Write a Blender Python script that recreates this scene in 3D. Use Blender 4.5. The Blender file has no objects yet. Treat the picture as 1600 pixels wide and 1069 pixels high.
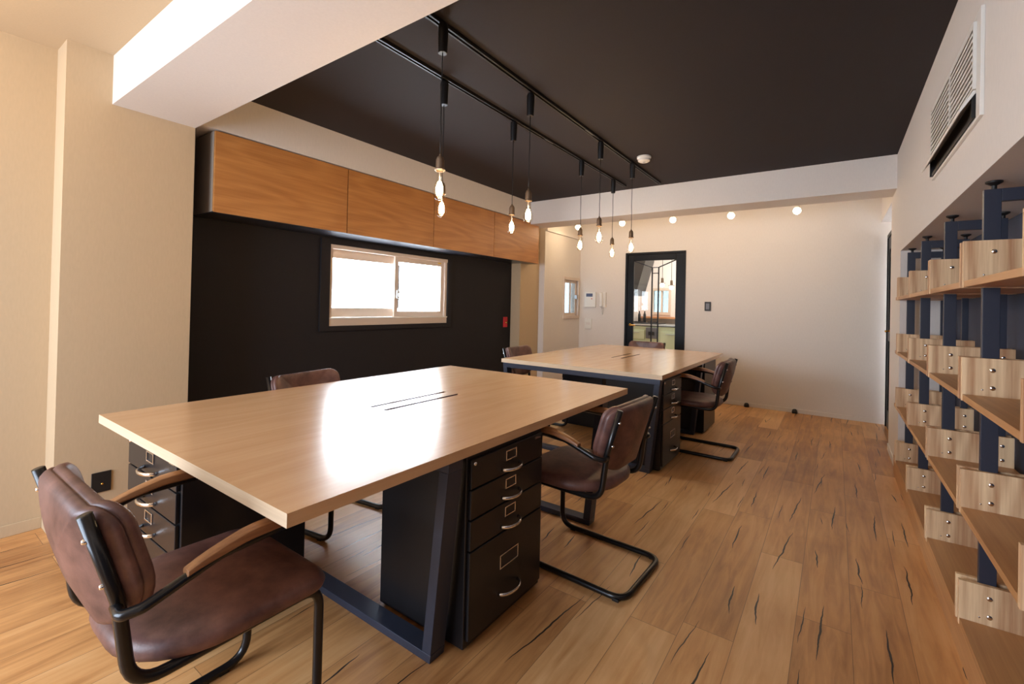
import bpy, bmesh, math, random
from mathutils import Vector, Matrix
from math import sin, cos, pi, radians

random.seed(7)
S = bpy.context.scene
COL = S.collection

# ------------------------------------------------------------------ camera
F_PX, YAW, PIT, ROL, SY = 716.39, 0.61478, 0.008713, 0.02254, -65.0
CX, CY, CZ = 2.7534, -0.5465, 1.2551
cam_d = bpy.data.cameras.new('camera')
cam = bpy.data.objects.new('camera', cam_d)
COL.objects.link(cam)
Fv = Vector((-sin(YAW)*cos(PIT), cos(YAW)*cos(PIT), sin(PIT)))
Rv = Vector((cos(YAW), sin(YAW), 0))
Uv = Rv.cross(Fv)
R2 = cos(ROL)*Rv + sin(ROL)*Uv
U2 = -sin(ROL)*Rv + cos(ROL)*Uv
cam.matrix_world = Matrix(((R2.x, U2.x, -Fv.x, CX), (R2.y, U2.y, -Fv.y, CY), (R2.z, U2.z, -Fv.z, CZ), (0, 0, 0, 1)))
cam_d.sensor_fit = 'HORIZONTAL'
cam_d.sensor_width = 36.0
cam_d.lens = F_PX/1600*36
cam_d.shift_y = SY/1600
cam_d.shift_x = 0.0
cam_d.clip_start = 0.05
S.camera = cam

# ------------------------------------------------------------------ view, world, daylight
S.view_settings.view_transform = 'Standard'
S.view_settings.look = 'None'
S.view_settings.gamma = 1.0
S.view_settings.use_curve_mapping = False
S.view_settings.exposure = 0.42
W = bpy.data.worlds.new('sky')
S.world = W
W.use_nodes = True
W.node_tree.nodes.clear()
bg = W.node_tree.nodes.new('ShaderNodeBackground')
wo = W.node_tree.nodes.new('ShaderNodeOutputWorld')
W.node_tree.links.new(bg.outputs[0], wo.inputs[0])
bg.inputs['Color'].default_value = (0.84, 0.91, 1.0, 1)
bg.inputs['Strength'].default_value = 20.0


def area(name, loc, rot, sx, sy, power, color):
    l = bpy.data.lights.new(name, 'AREA')
    l.shape = 'RECTANGLE'; l.size = sx; l.size_y = sy
    l.energy = power; l.color = color
    o = bpy.data.objects.new(name, l)
    o.location = loc; o.rotation_euler = rot
    COL.objects.link(o)
    return o


def point(name, loc, power, color, r=0.02):
    l = bpy.data.lights.new(name, 'POINT')
    l.energy = power; l.color = color; l.shadow_soft_size = r
    o = bpy.data.objects.new(name, l)
    o.location = loc
    COL.objects.link(o)
    return o


WARM = (1.0, 0.68, 0.36)
# area lamp just inside the unseen back window stands in for its daylight
area('daylight_back', (0.55, -2.52, 1.35), (radians(-90), 0, pi), 2.2, 1.6, 126, (0.67, 0.81, 1.0))

# ------------------------------------------------------------------ mesh helpers


class MB:
    def __init__(self):
        self.bm = bmesh.new()

    def box(self, x0, x1, y0, y1, z0, z1):
        v = [self.bm.verts.new(p) for p in ((x0, y0, z0), (x1, y0, z0), (x1, y1, z0), (x0, y1, z0),
                                            (x0, y0, z1), (x1, y0, z1), (x1, y1, z1), (x0, y1, z1))]
        for f in ((0, 3, 2, 1), (4, 5, 6, 7), (0, 1, 5, 4), (1, 2, 6, 5), (2, 3, 7, 6), (3, 0, 4, 7)):
            self.bm.faces.new([v[i] for i in f])
        return self

    def prism(self, pts, vec):
        """closed polygon pts (3d) extruded by vec"""
        vec = Vector(vec)
        a = [self.bm.verts.new(p) for p in pts]
        b = [self.bm.verts.new(Vector(p)+vec) for p in pts]
        self.bm.faces.new(a[::-1]); self.bm.faces.new(b)
        n = len(a)
        for i in range(n):
            self.bm.faces.new((a[i], a[(i+1) % n], b[(i+1) % n], b[i]))
        return self

    def quad(self, *pts):
        self.bm.faces.new([self.bm.verts.new(p) for p in pts])
        return self

    def tube(self, pts, r, seg=12, cap=True, closed=False, flat=1.0):
        pts = [Vector(p) for p in pts]
        n = len(pts)
        rings = []
        up = None
        for i, p in enumerate(pts):
            a = pts[i-1] if (i > 0 or closed) else pts[i]
            b = pts[(i+1) % n] if (i < n-1 or closed) else pts[i]
            t = (b-a).normalized()
            if up is None:
                up = Vector((0, 0, 1)) if abs(t.z) < 0.9 else Vector((0, 1, 0))
            side = t.cross(up).normalized()
            up = side.cross(t).normalized()
            rr = r[i] if isinstance(r, (list, tuple)) else r
            rings.append([self.bm.verts.new(p+side*cos(2*pi*k/seg)*rr+up*sin(2*pi*k/seg)*rr*flat) for k in range(seg)])
        m = n if closed else n-1
        for i in range(m):
            A, B = rings[i], rings[(i+1) % n]
            for k in range(seg):
                self.bm.faces.new((A[k], A[(k+1) % seg], B[(k+1) % seg], B[k]))
        if cap and not closed:
            self.bm.faces.new(rings[0][::-1]); self.bm.faces.new(rings[-1])
        return self

    def lathe(self, prof, seg=20, o=(0, 0, 0), axis='z'):
        """prof: list of (radius, height)"""
        o = Vector(o)

        def P(r, h, a):
            if axis == 'z':
                return o+Vector((r*cos(a), r*sin(a), h))
            if axis == 'x':
                return o+Vector((h, r*cos(a), r*sin(a)))
            return o+Vector((r*sin(a), h, r*cos(a)))
        rings = []
        for r, h in prof:
            if r < 1e-6:
                rings.append([self.bm.verts.new(P(0, h, 0))])
            else:
                rings.append([self.bm.verts.new(P(r, h, 2*pi*k/seg)) for k in range(seg)])
        for A, B in zip(rings[:-1], rings[1:]):
            for k in range(seg):
                k2 = (k+1) % seg
                if len(A) == 1 and len(B) == 1:
                    continue
                if len(A) == 1:
                    self.bm.faces.new((A[0], B[k2], B[k]))
                elif len(B) == 1:
                    self.bm.faces.new((A[k], A[k2], B[0]))
                else:
                    self.bm.faces.new((A[k], A[k2], B[k2], B[k]))
        return self

    def build(self, name, mat, parent=None, bevel=0.0, smooth=False, loc=None, segs=2, subsurf=0):
        bmesh.ops.recalc_face_normals(self.bm, faces=self.bm.faces)
        me = bpy.data.meshes.new(name)
        self.bm.to_mesh(me)
        self.bm.free()
        o = bpy.data.objects.new(name, me)
        COL.objects.link(o)
        if mat:
            me.materials.append(mat)
        if parent is not None:
            o.parent = parent
        if loc is not None:
            o.location = loc
        if smooth:
            for p in me.polygons:
                p.use_smooth = True
        if subsurf:
            m = o.modifiers.new('sub', 'SUBSURF'); m.levels = subsurf; m.render_levels = subsurf
        if bevel:
            m = o.modifiers.new('bevel', 'BEVEL'); m.width = bevel; m.segments = segs; m.limit_method = 'ANGLE'
            m.angle_limit = radians(40)
            if not smooth:
                for p in me.polygons:
                    p.use_smooth = True
                w = o.modifiers.new('wn', 'WEIGHTED_NORMAL'); w.keep_sharp = True
        return o


def fillet(pts, r, n=6):
    """round the corners of a 3d polyline"""
    pts = [Vector(p) for p in pts]
    if not isinstance(r, (list, tuple)):
        r = [r]*len(pts)
    out = [pts[0]]
    for i in range(1, len(pts)-1):
        p0, p, p1 = pts[i-1], pts[i], pts[i+1]
        a = (p0-p); b = (p1-p)
        if r[i] <= 0:
            out.append(p); continue
        ang = a.angle(b)
        d = min(r[i]/math.tan(ang/2), a.length*0.49, b.length*0.49)
        A = p+a.normalized()*d; B = p+b.normalized()*d
        for k in range(n+1):
            t = k/n
            out.append(A*(1-t)**2+p*2*t*(1-t)+B*t*t)
    out.append(pts[-1])
    return out


def tag(o, label=None, cat=None, group=None, kind=None):
    if label: o['label'] = label
    if cat: o['category'] = cat
    if group: o['group'] = group
    if kind: o['kind'] = kind
    return o


def thing(name, label, cat, loc=(0, 0, 0), rz=0, group=None):
    o = bpy.data.objects.new(name, None)
    o.empty_display_size = 0.1
    o.location = loc; o.rotation_euler = (0, 0, rz)
    COL.objects.link(o)
    return tag(o, label, cat, group)


def struct(o):
    o['kind'] = 'structure'
    return o


def sempty(name, loc=(0, 0, 0)):
    o = bpy.data.objects.new(name, None)
    o.empty_display_size = 0.1
    o.location = loc
    COL.objects.link(o)
    return struct(o)


def copy_tree(o, parent=None):
    c = o.copy()
    COL.objects.link(c)
    if parent is not None:
        c.parent = parent
    for ch in list(o.children):
        copy_tree(ch, c)
    return c


# ------------------------------------------------------------------ materials
def srgb(r, g, b):
    def f(c):
        c /= 255
        return c/12.92 if c <= 0.04045 else ((c+0.055)/1.055)**2.4
    return (f(r), f(g), f(b), 1)


class Nt:
    def __init__(self, name):
        self.m = bpy.data.materials.new(name)
        self.m.use_nodes = True
        self.t = self.m.node_tree
        self.b = self.t.nodes['Principled BSDF']

    def n(self, typ, **kw):
        nd = self.t.nodes.new(typ)
        for k, v in kw.items():
            if k.startswith('i_'):
                key = k[2:]
                nd.inputs[int(key) if key.isdigit() else key].default_value = v
            else:
                setattr(nd, k, v)
        return nd

    def l(self, a, b):
        self.t.links.new(a, b)

    def math(self, op, a, b=None, c=None):
        nd = self.t.nodes.new('ShaderNodeMath'); nd.operation = op
        for i, v in enumerate((a, b, c)):
            if v is None: continue
            if isinstance(v, (int, float)):
                nd.inputs[i].default_value = v
            else:
                self.l(v, nd.inputs[i])
        return nd.outputs[0]


def plain(name, col, rough=0.5, metal=0.0, bump=0.0, bscale=200, var=0.0, coat=0.0, spec=None, emit=None, estr=0.0):
    k = Nt(name)
    k.b.inputs['Base Color'].default_value = col
    k.b.inputs['Roughness'].default_value = rough
    k.b.inputs['Metallic'].default_value = metal
    if spec is not None: k.b.inputs['Specular IOR Level'].default_value = spec
    if coat: k.b.inputs['Coat Weight'].default_value = coat; k.b.inputs['Coat Roughness'].default_value = 0.15
    tc = k.n('ShaderNodeTexCoord')
    if bump or var:
        nz = k.n('ShaderNodeTexNoise'); nz.inputs['Scale'].default_value = bscale; nz.inputs['Detail'].default_value = 4
        k.l(tc.outputs['Object'], nz.inputs['Vector'])
        if bump:
            bp = k.n('ShaderNodeBump'); bp.inputs['Strength'].default_value = bump; bp.inputs['Distance'].default_value = 0.002
            k.l(nz.outputs['Fac'], bp.inputs['Height']); k.l(bp.outputs['Normal'], k.b.inputs['Normal'])
        if var:
            n2 = k.n('ShaderNodeTexNoise'); n2.inputs['Scale'].default_value = 3.0; n2.inputs['Detail'].default_value = 5
            k.l(tc.outputs['Object'], n2.inputs['Vector'])
            hs = k.n('ShaderNodeHueSaturation'); hs.inputs['Color'].default_value = col
            v = k.math('MULTIPLY_ADD', n2.outputs['Fac'], var*2, 1-var)
            k.l(v, hs.inputs['Value']); k.l(hs.outputs['Color'], k.b.inputs['Base Color'])
    if emit:
        k.b.inputs['Emission Color'].default_value = emit
        k.b.inputs['Emission Strength'].default_value = estr
    return k.m


def wood(name, light, dark, axis='y', scale=1.0, rough=0.35, fig=1.0, coat=0.0, streak=60, world=False, contrast=0.5):
    """veneer: fine streaks plus slow cathedral figure along `axis`"""
    k = Nt(name)
    tc = k.n('ShaderNodeTexCoord')
    src = tc.outputs['Object']
    if world:
        g = k.n('ShaderNodeNewGeometry'); src = g.outputs['Position']
    st = {'x': (0.03, 1, 1), 'y': (1, 0.03, 1), 'z': (1, 1, 0.03)}[axis]
    mp = k.n('ShaderNodeMapping'); mp.inputs['Scale'].default_value = [s*scale for s in st]
    k.l(src, mp.inputs['Vector'])
    n1 = k.n('ShaderNodeTexNoise'); n1.inputs['Scale'].default_value = streak; n1.inputs['Detail'].default_value = 6
    n1.inputs['Roughness'].default_value = 0.65
    k.l(mp.outputs[0], n1.inputs['Vector'])
    st2 = {'x': (0.18, 1, 1), 'y': (1, 0.18, 1), 'z': (1, 1, 0.18)}[axis]
    mp2 = k.n('ShaderNodeMapping'); mp2.inputs['Scale'].default_value = [s*scale for s in st2]
    k.l(src, mp2.inputs['Vector'])
    n2 = k.n('ShaderNodeTexNoise'); n2.inputs['Scale'].default_value = 3.2; n2.inputs['Detail'].default_value = 2
    n2.inputs['Distortion'].default_value = 0.4
    k.l(mp2.outputs[0], n2.inputs['Vector'])
    rings = k.math('MULTIPLY', n2.outputs['Fac'], 22*fig)
    rings = k.math('SINE', k.math('MULTIPLY', rings, 2.2))
    rings = k.math('MULTIPLY_ADD', rings, 0.16, 0.0)
    f = k.math('ADD', k.math('MULTIPLY_ADD', n1.outputs['Fac'], 1.3, -0.15), rings)
    f = k.math('MULTIPLY_ADD', k.math('SUBTRACT', f, 0.5), contrast*2, 0.5)
    mx = k.n('ShaderNodeMix', data_type='RGBA', clamp_factor=True)
    k.l(f, mx.inputs[0]); mx.inputs[6].default_value = dark; mx.inputs[7].default_value = light
    k.l(mx.outputs[2], k.b.inputs['Base Color'])
    k.b.inputs['Roughness'].default_value = rough
    if coat: k.b.inputs['Coat Weight'].default_value = coat; k.b.inputs['Coat Roughness'].default_value = 0.22
    bp = k.n('ShaderNodeBump'); bp.inputs['Strength'].default_value = 0.06; bp.inputs['Distance'].default_value = 0.001
    k.l(n1.outputs['Fac'], bp.inputs['Height']); k.l(bp.outputs['Normal'], k.b.inputs['Normal'])
    return k.m


def floor_material():
    k = Nt('cracked_oak_boards')
    g = k.n('ShaderNodeNewGeometry')
    sp = k.n('ShaderNodeSeparateXYZ'); k.l(g.outputs['Position'], sp.inputs[0])
    x, y = sp.outputs[0], sp.outputs[1]
    PW = 0.183
    u = k.math('DIVIDE', k.math('ADD', x, 5.0-0.135), PW)
    iu = k.math('FLOOR', u); fu = k.math('FRACT', u)
    wn = k.n('ShaderNodeTexWhiteNoise', noise_dimensions='1D'); k.l(iu, wn.inputs['W'])
    v = k.math('ADD', k.math('DIVIDE', k.math('ADD', y, 9.0), 1.25), k.math('MULTIPLY', wn.outputs['Value'], 7.3))
    iv = k.math('FLOOR', v); fv = k.math('FRACT', v)
    cb = k.n('ShaderNodeCombineXYZ'); k.l(iu, cb.inputs[0]); k.l(iv, cb.inputs[1])
    w2 = k.n('ShaderNodeTexWhiteNoise', noise_dimensions='3D'); k.l(cb.outputs[0], w2.inputs['Vector'])
    # seams
    du = k.math('MULTIPLY', k.math('MINIMUM', fu, k.math('SUBTRACT', 1.0, fu)), PW)
    dv = k.math('MULTIPLY', k.math('MINIMUM', fv, k.math('SUBTRACT', 1.0, fv)), 1.25)
    seam = k.math('LESS_THAN', k.math('MINIMUM', du, dv), 0.0011)
    # grain
    off = k.math('MULTIPLY', w2.outputs['Value'], 37.0)
    cv = k.n('ShaderNodeCombineXYZ'); k.l(k.math('ADD', x, off), cv.inputs[0]); k.l(k.math('MULTIPLY', y, 0.09), cv.inputs[1]); k.l(off, cv.inputs[2])
    n1 = k.n('ShaderNodeTexNoise'); n1.inputs['Scale'].default_value = 26; n1.inputs['Detail'].default_value = 7; n1.inputs['Roughness'].default_value = 0.6
    n1.inputs['Distortion'].default_value = 0.6
    k.l(cv.outputs[0], n1.inputs['Vector'])
    n3 = k.n('ShaderNodeTexNoise'); n3.inputs['Scale'].default_value = 2.3; n3.inputs['Detail'].default_value = 3
    k.l(g.outputs['Position'], n3.inputs['Vector'])
    f = k.math('ADD', k.math('MULTIPLY', n1.outputs['Fac'], 0.9), k.math('MULTIPLY', w2.outputs['Value'], 0.42))
    f = k.math('ADD', f, k.math('MULTIPLY_ADD', n3.outputs['Fac'], 0.5, -0.42))
    cr = k.n('ShaderNodeValToRGB')
    e = cr.color_ramp.elements
    e[0].position = 0.18; e[0].color = srgb(160, 108, 62)
    e[1].position = 0.85; e[1].color = srgb(228, 182, 128)
    m1 = e.new(0.5); m1.color = srgb(206, 152, 96)
    k.l(f, cr.inputs['Fac'])
    # cracks: cells stretched along the boards, each with at most one wavering black split

    def cracks(cw, cl, ox, oy, prob, wmax, amp):
        a = k.math('DIVIDE', k.math('ADD', x, ox), cw); b = k.math('DIVIDE', k.math('ADD', y, oy), cl)
        ia, ib = k.math('FLOOR', a), k.math('FLOOR', b)
        fa, fb = k.math('SUBTRACT', k.math('FRACT', a), 0.5), k.math('SUBTRACT', k.math('FRACT', b), 0.5)
        c = k.n('ShaderNodeCombineXYZ'); k.l(ia, c.inputs[0]); k.l(ib, c.inputs[1]); c.inputs[2].default_value = ox
        w = k.n('ShaderNodeTexWhiteNoise', noise_dimensions='3D'); k.l(c.outputs[0], w.inputs['Vector'])
        sc = k.n('ShaderNodeSeparateColor'); k.l(w.outputs['Color'], sc.inputs[0])
        nz = k.n('ShaderNodeTexNoise', noise_dimensions='2D'); nz.inputs['Scale'].default_value = 1.0; nz.inputs['Detail'].default_value = 3
        c2 = k.n('ShaderNodeCombineXYZ'); k.l(k.math('MULTIPLY', y, 7.0), c2.inputs[0]); k.l(k.math('MULTIPLY_ADD', ia, 3.7, k.math('MULTIPLY', ib, 9.1)), c2.inputs[1])
        k.l(c2.outputs[0], nz.inputs['Vector'])
        slope = k.math('MULTIPLY', k.math('SUBTRACT', sc.outputs[2], 0.5), 0.22)
        cen = k.math('MULTIPLY', k.math('SUBTRACT', sc.outputs[0], 0.5), 0.62)
        d = k.math('SUBTRACT', k.math('MULTIPLY', k.math('SUBTRACT', fa, cen), cw),
                   k.math('ADD', k.math('MULTIPLY', k.math('SUBTRACT', nz.outputs['Fac'], 0.5), amp), k.math('MULTIPLY', k.math('MULTIPLY', fb, cl), slope)))
        L = k.math('MULTIPLY_ADD', sc.outputs[2], 0.30, 0.12)
        t = k.math('SUBTRACT', 1.0, k.math('DIVIDE', k.math('ABSOLUTE', fb), L))
        wd = k.math('MULTIPLY', k.math('POWER', k.math('MAXIMUM', t, 0.0), 0.6), wmax)
        on = k.math('LESS_THAN', sc.outputs[1], prob)
        return k.math('MULTIPLY', k.math('LESS_THAN', k.math('ABSOLUTE', d), wd), on)
    c1 = cracks(0.183, 0.62, 4.87, 9.2, 0.66, 0.0040, 0.022)
    c2 = cracks(0.183, 0.38, 4.95, 3.1, 0.40, 0.0022, 0.018)
    cm = k.math('MAXIMUM', c1, c2)
    dark = k.math('MAXIMUM', cm, k.math('MULTIPLY', seam, 0.6))
    mx = k.n('ShaderNodeMix', data_type='RGBA'); k.l(dark, mx.inputs[0]); k.l(cr.outputs[0], mx.inputs[6]); mx.inputs[7].default_value = srgb(40, 32, 30)
    k.l(mx.outputs[2], k.b.inputs['Base Color'])
    k.b.inputs['Roughness'].default_value = 0.36
    k.l(k.math('MULTIPLY_ADD', n1.outputs['Fac'], 0.25, 0.26), k.b.inputs['Roughness'])
    bp = k.n('ShaderNodeBump'); bp.inputs['Strength'].default_value = 0.12; bp.inputs['Distance'].default_value = 0.002
    k.l(k.math('SUBTRACT', k.math('MULTIPLY', n1.outputs['Fac'], 0.4), dark), bp.inputs['Height']); k.l(bp.outputs['Normal'], k.b.inputs['Normal'])
    return k.m


def wallpaper(name, col, rough=0.75):
    k = Nt(name)
    g = k.n('ShaderNodeNewGeometry')
    mp = k.n('ShaderNodeMapping'); mp.inputs['Scale'].default_value = (1, 1, 0.25)
    k.l(g.outputs['Position'], mp.inputs['Vector'])
    n = k.n('ShaderNodeTexNoise'); n.inputs['Scale'].default_value = 110; n.inputs['Detail'].default_value = 5
    k.l(mp.outputs[0], n.inputs['Vector'])
    mx = k.n('ShaderNodeMix', data_type='RGBA'); k.l(n.outputs['Fac'], mx.inputs[0])
    mx.inputs[6].default_value = [c*0.94 for c in col[:3]]+[1]; mx.inputs[7].default_value = [min(1, c*1.05) for c in col[:3]]+[1]
    k.l(mx.outputs[2], k.b.inputs['Base Color'])
    k.b.inputs['Roughness'].default_value = rough
    k.b.inputs['Specular IOR Level'].default_value = 0.25
    b = k.n('ShaderNodeBump'); b.inputs['Strength'].default_value = 0.15; b.inputs['Distance'].default_value = 0.001
    k.l(n.outputs['Fac'], b.inputs['Height']); k.l(b.outputs['Normal'], k.b.inputs['Normal'])
    return k.m


def leather():
    k = Nt('brown_leather')
    tc = k.n('ShaderNodeTexCoord')
    n = k.n('ShaderNodeTexNoise'); n.inputs['Scale'].default_value = 9; n.inputs['Detail'].default_value = 8; n.inputs['Roughness'].default_value = 0.62
    k.l(tc.outputs['Object'], n.inputs['Vector'])
    cr = k.n('ShaderNodeValToRGB'); e = cr.color_ramp.elements
    e[0].position = 0.32; e[0].color = srgb(76, 50, 48)
    e[1].position = 0.72; e[1].color = srgb(134, 96, 86)
    k.l(n.outputs['Fac'], cr.inputs['Fac']); k.l(cr.outputs[0], k.b.inputs['Base Color'])
    k.b.inputs['Roughness'].default_value = 0.42
    v = k.n('ShaderNodeTexVoronoi'); v.inputs['Scale'].default_value = 260
    k.l(tc.outputs['Object'], v.inputs['Vector'])
    b = k.n('ShaderNodeBump'); b.inputs['Strength'].default_value = 0.12; b.inputs['Distance'].default_value = 0.001
    k.l(v.outputs['Distance'], b.inputs['Height']); k.l(b.outputs['Normal'], k.b.inputs['Normal'])
    return k.m


def glass(name, tint=(1, 1, 1, 1), refl=0.10, rough=0.0):
    k = Nt(name)
    k.t.nodes.remove(k.b)
    tr = k.n('ShaderNodeBsdfTransparent'); tr.inputs[0].default_value = tint
    gl = k.n('ShaderNodeBsdfGlossy'); gl.inputs['Roughness'].default_value = rough
    fr = k.n('ShaderNodeLayerWeight'); fr.inputs['Blend'].default_value = 0.5
    ms = k.n('ShaderNodeMixShader')
    k.l(k.math('MULTIPLY', k.math('MULTIPLY_ADD', k.math('POWER', fr.outputs['Facing'], 5.0), 0.9, 0.04), refl*10), ms.inputs[0]); k.l(tr.outputs[0], ms.inputs[1]); k.l(gl.outputs[0], ms.inputs[2])
    out = k.t.nodes['Material Output']; k.l(ms.outputs[0], out.inputs[0])
    return k.m


def emis(name, col, s):
    k = Nt(name)
    k.b.inputs['Base Color'].default_value = col
    k.b.inputs['Emission Color'].default_value = col
    k.b.inputs['Emission Strength'].default_value = s
    return k.m


M = dict(
    floor=floor_material(),
    wall=wallpaper('white_wallpaper', srgb(222, 214, 206)),
    wallw=wallpaper('warm_lit_wallpaper', srgb(194, 170, 138)),  # same paper as the white walls, warm lamp light tinted into its colour
    black=wallpaper('black_wallpaper', srgb(38, 35, 37)),
    ceil=wallpaper('dark_ceiling_paper', srgb(47, 42, 43)),
    slate=wallpaper('slate_wallpaper', srgb(72, 77, 92)),
    desk=wood('oak_desk_laminate', srgb(228, 192, 152), srgb(202, 158, 116), 'y', 1.0, 0.26, 1.0, coat=0.5, contrast=0.30),
    deskedge=wood('lit_oak_edge_band', srgb(224, 202, 172), srgb(196, 170, 138), 'x', 1.0, 0.5, 0.3, streak=120),  # desk ends painted paler for the strong light from behind the camera
    cab=wood('cabinet_oak_veneer', srgb(204, 142, 78), srgb(160, 100, 48), 'y', 1.0, 0.42, 1.3, contrast=0.45),
    shelf=wood('shelf_oak_veneer', srgb(206, 156, 104), srgb(166, 114, 70), 'y', 1.0, 0.42, 0.6),
    ash=wood('ash_bracket_veneer', srgb(242, 210, 166), srgb(182, 132, 92), 'z', 1.0, 0.5, 1.2, streak=46, contrast=0.85),
    arm=wood('walnut_armrest', srgb(182, 130, 84), srgb(118, 76, 48), 'y', 1.5, 0.4, 0.5),
    leather=leather(),
    frame=plain('dark_powder_coat', srgb(44, 48, 62), 0.42, 0.0, 0.1, 400),
    tube=plain('black_steel_tube', srgb(26, 25, 27), 0.28, 0.35, 0, coat=0.2),
    legsteel=plain('slate_steel_legs', srgb(54, 60, 76), 0.4, 0.2, 0.08, 400),
    file=plain('black_filing_metal', srgb(32, 30, 32), 0.32, 0.15, 0.08, 500),
    chrome=plain('chrome', (0.85, 0.85, 0.86, 1), 0.12, 1.0),
    brass=plain('brass', srgb(214, 164, 84), 0.22, 1.0),
    white=plain('white_plastic', srgb(228, 224, 216), 0.4),
    alu=plain('window_aluminium', srgb(214, 196, 180), 0.45, 0.0),
    track=plain('black_track', srgb(16, 15, 16), 0.4),
    socket=plain('bronze_socket', srgb(112, 92, 74), 0.42, 0.5),
    dark=plain('dark_plastic', srgb(24, 22, 22), 0.5),
    door=plain('black_door_paint', srgb(12, 12, 16), 0.4, 0.0, 0.06, 300, spec=0.2),
    red=plain('red_plate', srgb(196, 32, 44), 0.4),
    grey=plain('grey_plate', srgb(104, 104, 112), 0.4),
    lcd=plain('lcd_panel', srgb(92, 102, 130), 0.2),
    cardbox=plain('dark_slot', srgb(70, 30, 26), 0.7),
    pane=glass('window_glass', (0.97, 0.99, 1, 1), 0.10),
    fpane=glass('light_cutting_glass', (0.22, 0.24, 0.25, 1), 0.10),  # dark tint added to cut the sky light coming through these panes
    bulb=glass('bulb_glass', (1.0, 0.97, 0.92, 1), 0.10),
    dglass=glass('door_glass', (0.93, 0.96, 0.94, 1), 0.05),
    fil=emis('glowing_filament', (1.0, 0.74, 0.40, 1), 40),
    globe=emis('frosted_lamp', (1.0, 0.86, 0.62, 1), 14),
    kcab=plain('cream_green_lacquer', srgb(206, 214, 182), 0.45),
    steel=plain('brushed_steel', srgb(190, 190, 190), 0.3, 0.8),
    kwall=plain('kitchen_wall_white', srgb(232, 222, 216), 0.7),
    hood=plain('dark_hood', srgb(52, 48, 46), 0.45),
    bwood=wood('kitchen_counter_wood', srgb(214, 150, 104), srgb(176, 110, 70), 'x', 1.0, 0.4, 0.5),
    facade=plain('pale_facade', srgb(236, 238, 242), 0.9),
)

# ------------------------------------------------------------------ the room
XL, XR = -0.53, 3.165          # left pier face, right wall
YB, YF = -2.6, 6.10            # wall behind the camera, far wall
ZC, ZB = 2.603, 2.312
XD = -0.85                     # black recess wall
T = 0.12


def b_(name, mat, *a, kind=True, **kw):
    o = MB()
    for q in a:
        o.box(*q)
    o = o.build(name, mat, **kw)
    return struct(o) if kind else o


b_('floor', M['floor'], (-1.3, 3.8, YB-0.3, 8.9, -0.06, 0))
b_('ceiling', M['ceil'], (XL-0.02, XR+0.03, 0.60, 4.50, ZC, ZC+0.08))
b_('ceiling_near', M['wallw'], (-1.0, XR+0.03, YB, 0.62, ZC-0.02, ZC+0.08)).name = 'ceiling'
b_('ceiling', M['wall'], (-0.8, XR+0.4, 4.5, YF, ZC+0.001, ZC+0.08))
# beams
b_('trim_1', M['wall'], (XL-0.002, XR+0.002, 0.229, 0.632, ZB, ZC+0.02))            # near cross beam
b_('trim_2', M['wall'], (XD, XL, 0.632, 4.49, 2.345, ZC+0.03))              # beam above the cupboards
b_('trim_3', M['wall'], (-0.72, XR, 4.49, 4.84, ZB, ZC+0.03))               # far cross beam
# left wall: near step, pier, recess, far pier
b_('wall_left', M['wallw'],
   (-0.90, -0.72, YB, 0.04, 0, ZC), (-0.97, XL, 0.04, 0.632, 0, ZC),
   (-0.97, -0.70, 4.53, 5.0, 0, ZC))
wl = MB()   # window bay wall with an opening
wy0, wy1, wz0, wz1 = 5.58, 6.03, 1.085, 1.665
wl.box(-0.73, -0.61, 5.0, wy0, 0, ZC).box(-0.73, -0.61, wy1, YF+T, 0, ZC)
wl.box(-0.73, -0.61, wy0, wy1, 0, wz0).box(-0.73, -0.61, wy0, wy1, wz1, ZC)
struct(wl.build('wall_left', M['wall']))
b_('trim_4', M['wall'], (-0.61, -0.575, 5.0, YF, 2.305, 2.345))
wb = MB()   # black recess wall, opening for the window
oy0, oy1, oz0, oz1 = 1.79, 3.265, 1.03, 1.745
wb.box(XD-T, XD, 0.60, oy0, 0, 2.5).box(XD-T, XD, oy1, 4.56, 0, 2.5)
wb.box(XD-T, XD, oy0, oy1, 0, oz0).box(XD-T, XD, oy0, oy1, oz1, 2.5)
struct(wb.build('wall_recess', M['black']))
b_('wall_recess_side', M['black'], (XD, XL-0.002, 0.632, 0.636, 0, 2.344)).name = 'wall_recess'
# far wall with a doorway
dx0, dx1, dz = 0.165, 1.02, 2.055
b_('wall_far', M['wall'], (-0.75, dx0, YF, YF+T, 0, ZC), (dx1, 3.5, YF, YF+T, 0, ZC), (dx0, dx1, YF, YF+T, dz, ZC))
# right wall: solid part over and beside the shelf alcove
AY1, AZ = 4.15, 1.745           # far end of the alcove, its soffit
AX = 3.47
b_('wall_right', M['wall'],
   (XR, 3.60, -1.2, AY1, AZ, ZC+0.05), (XR, 3.60, AY1, 4.92, 0, ZC+0.05),
   (XR, 3.60, 4.92, YF+T, 2.28, ZC+0.05),
   (XR, 3.60, YB, -1.2, 0, ZC+0.05))
b_('wall_alcove', M['slate'], (AX, AX+0.1, -1.2, AY1, 0, AZ))
b_('wall_door_recess', M['wall'], (3.32, 3.6, 4.92, 5.03, 0, 2.3), (3.32, 3.6, 6.04, YF+T, 0, 2.3), (3.32, 3.6, 4.92, YF, 2.12, 2.3)).name = 'wall_right'
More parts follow.
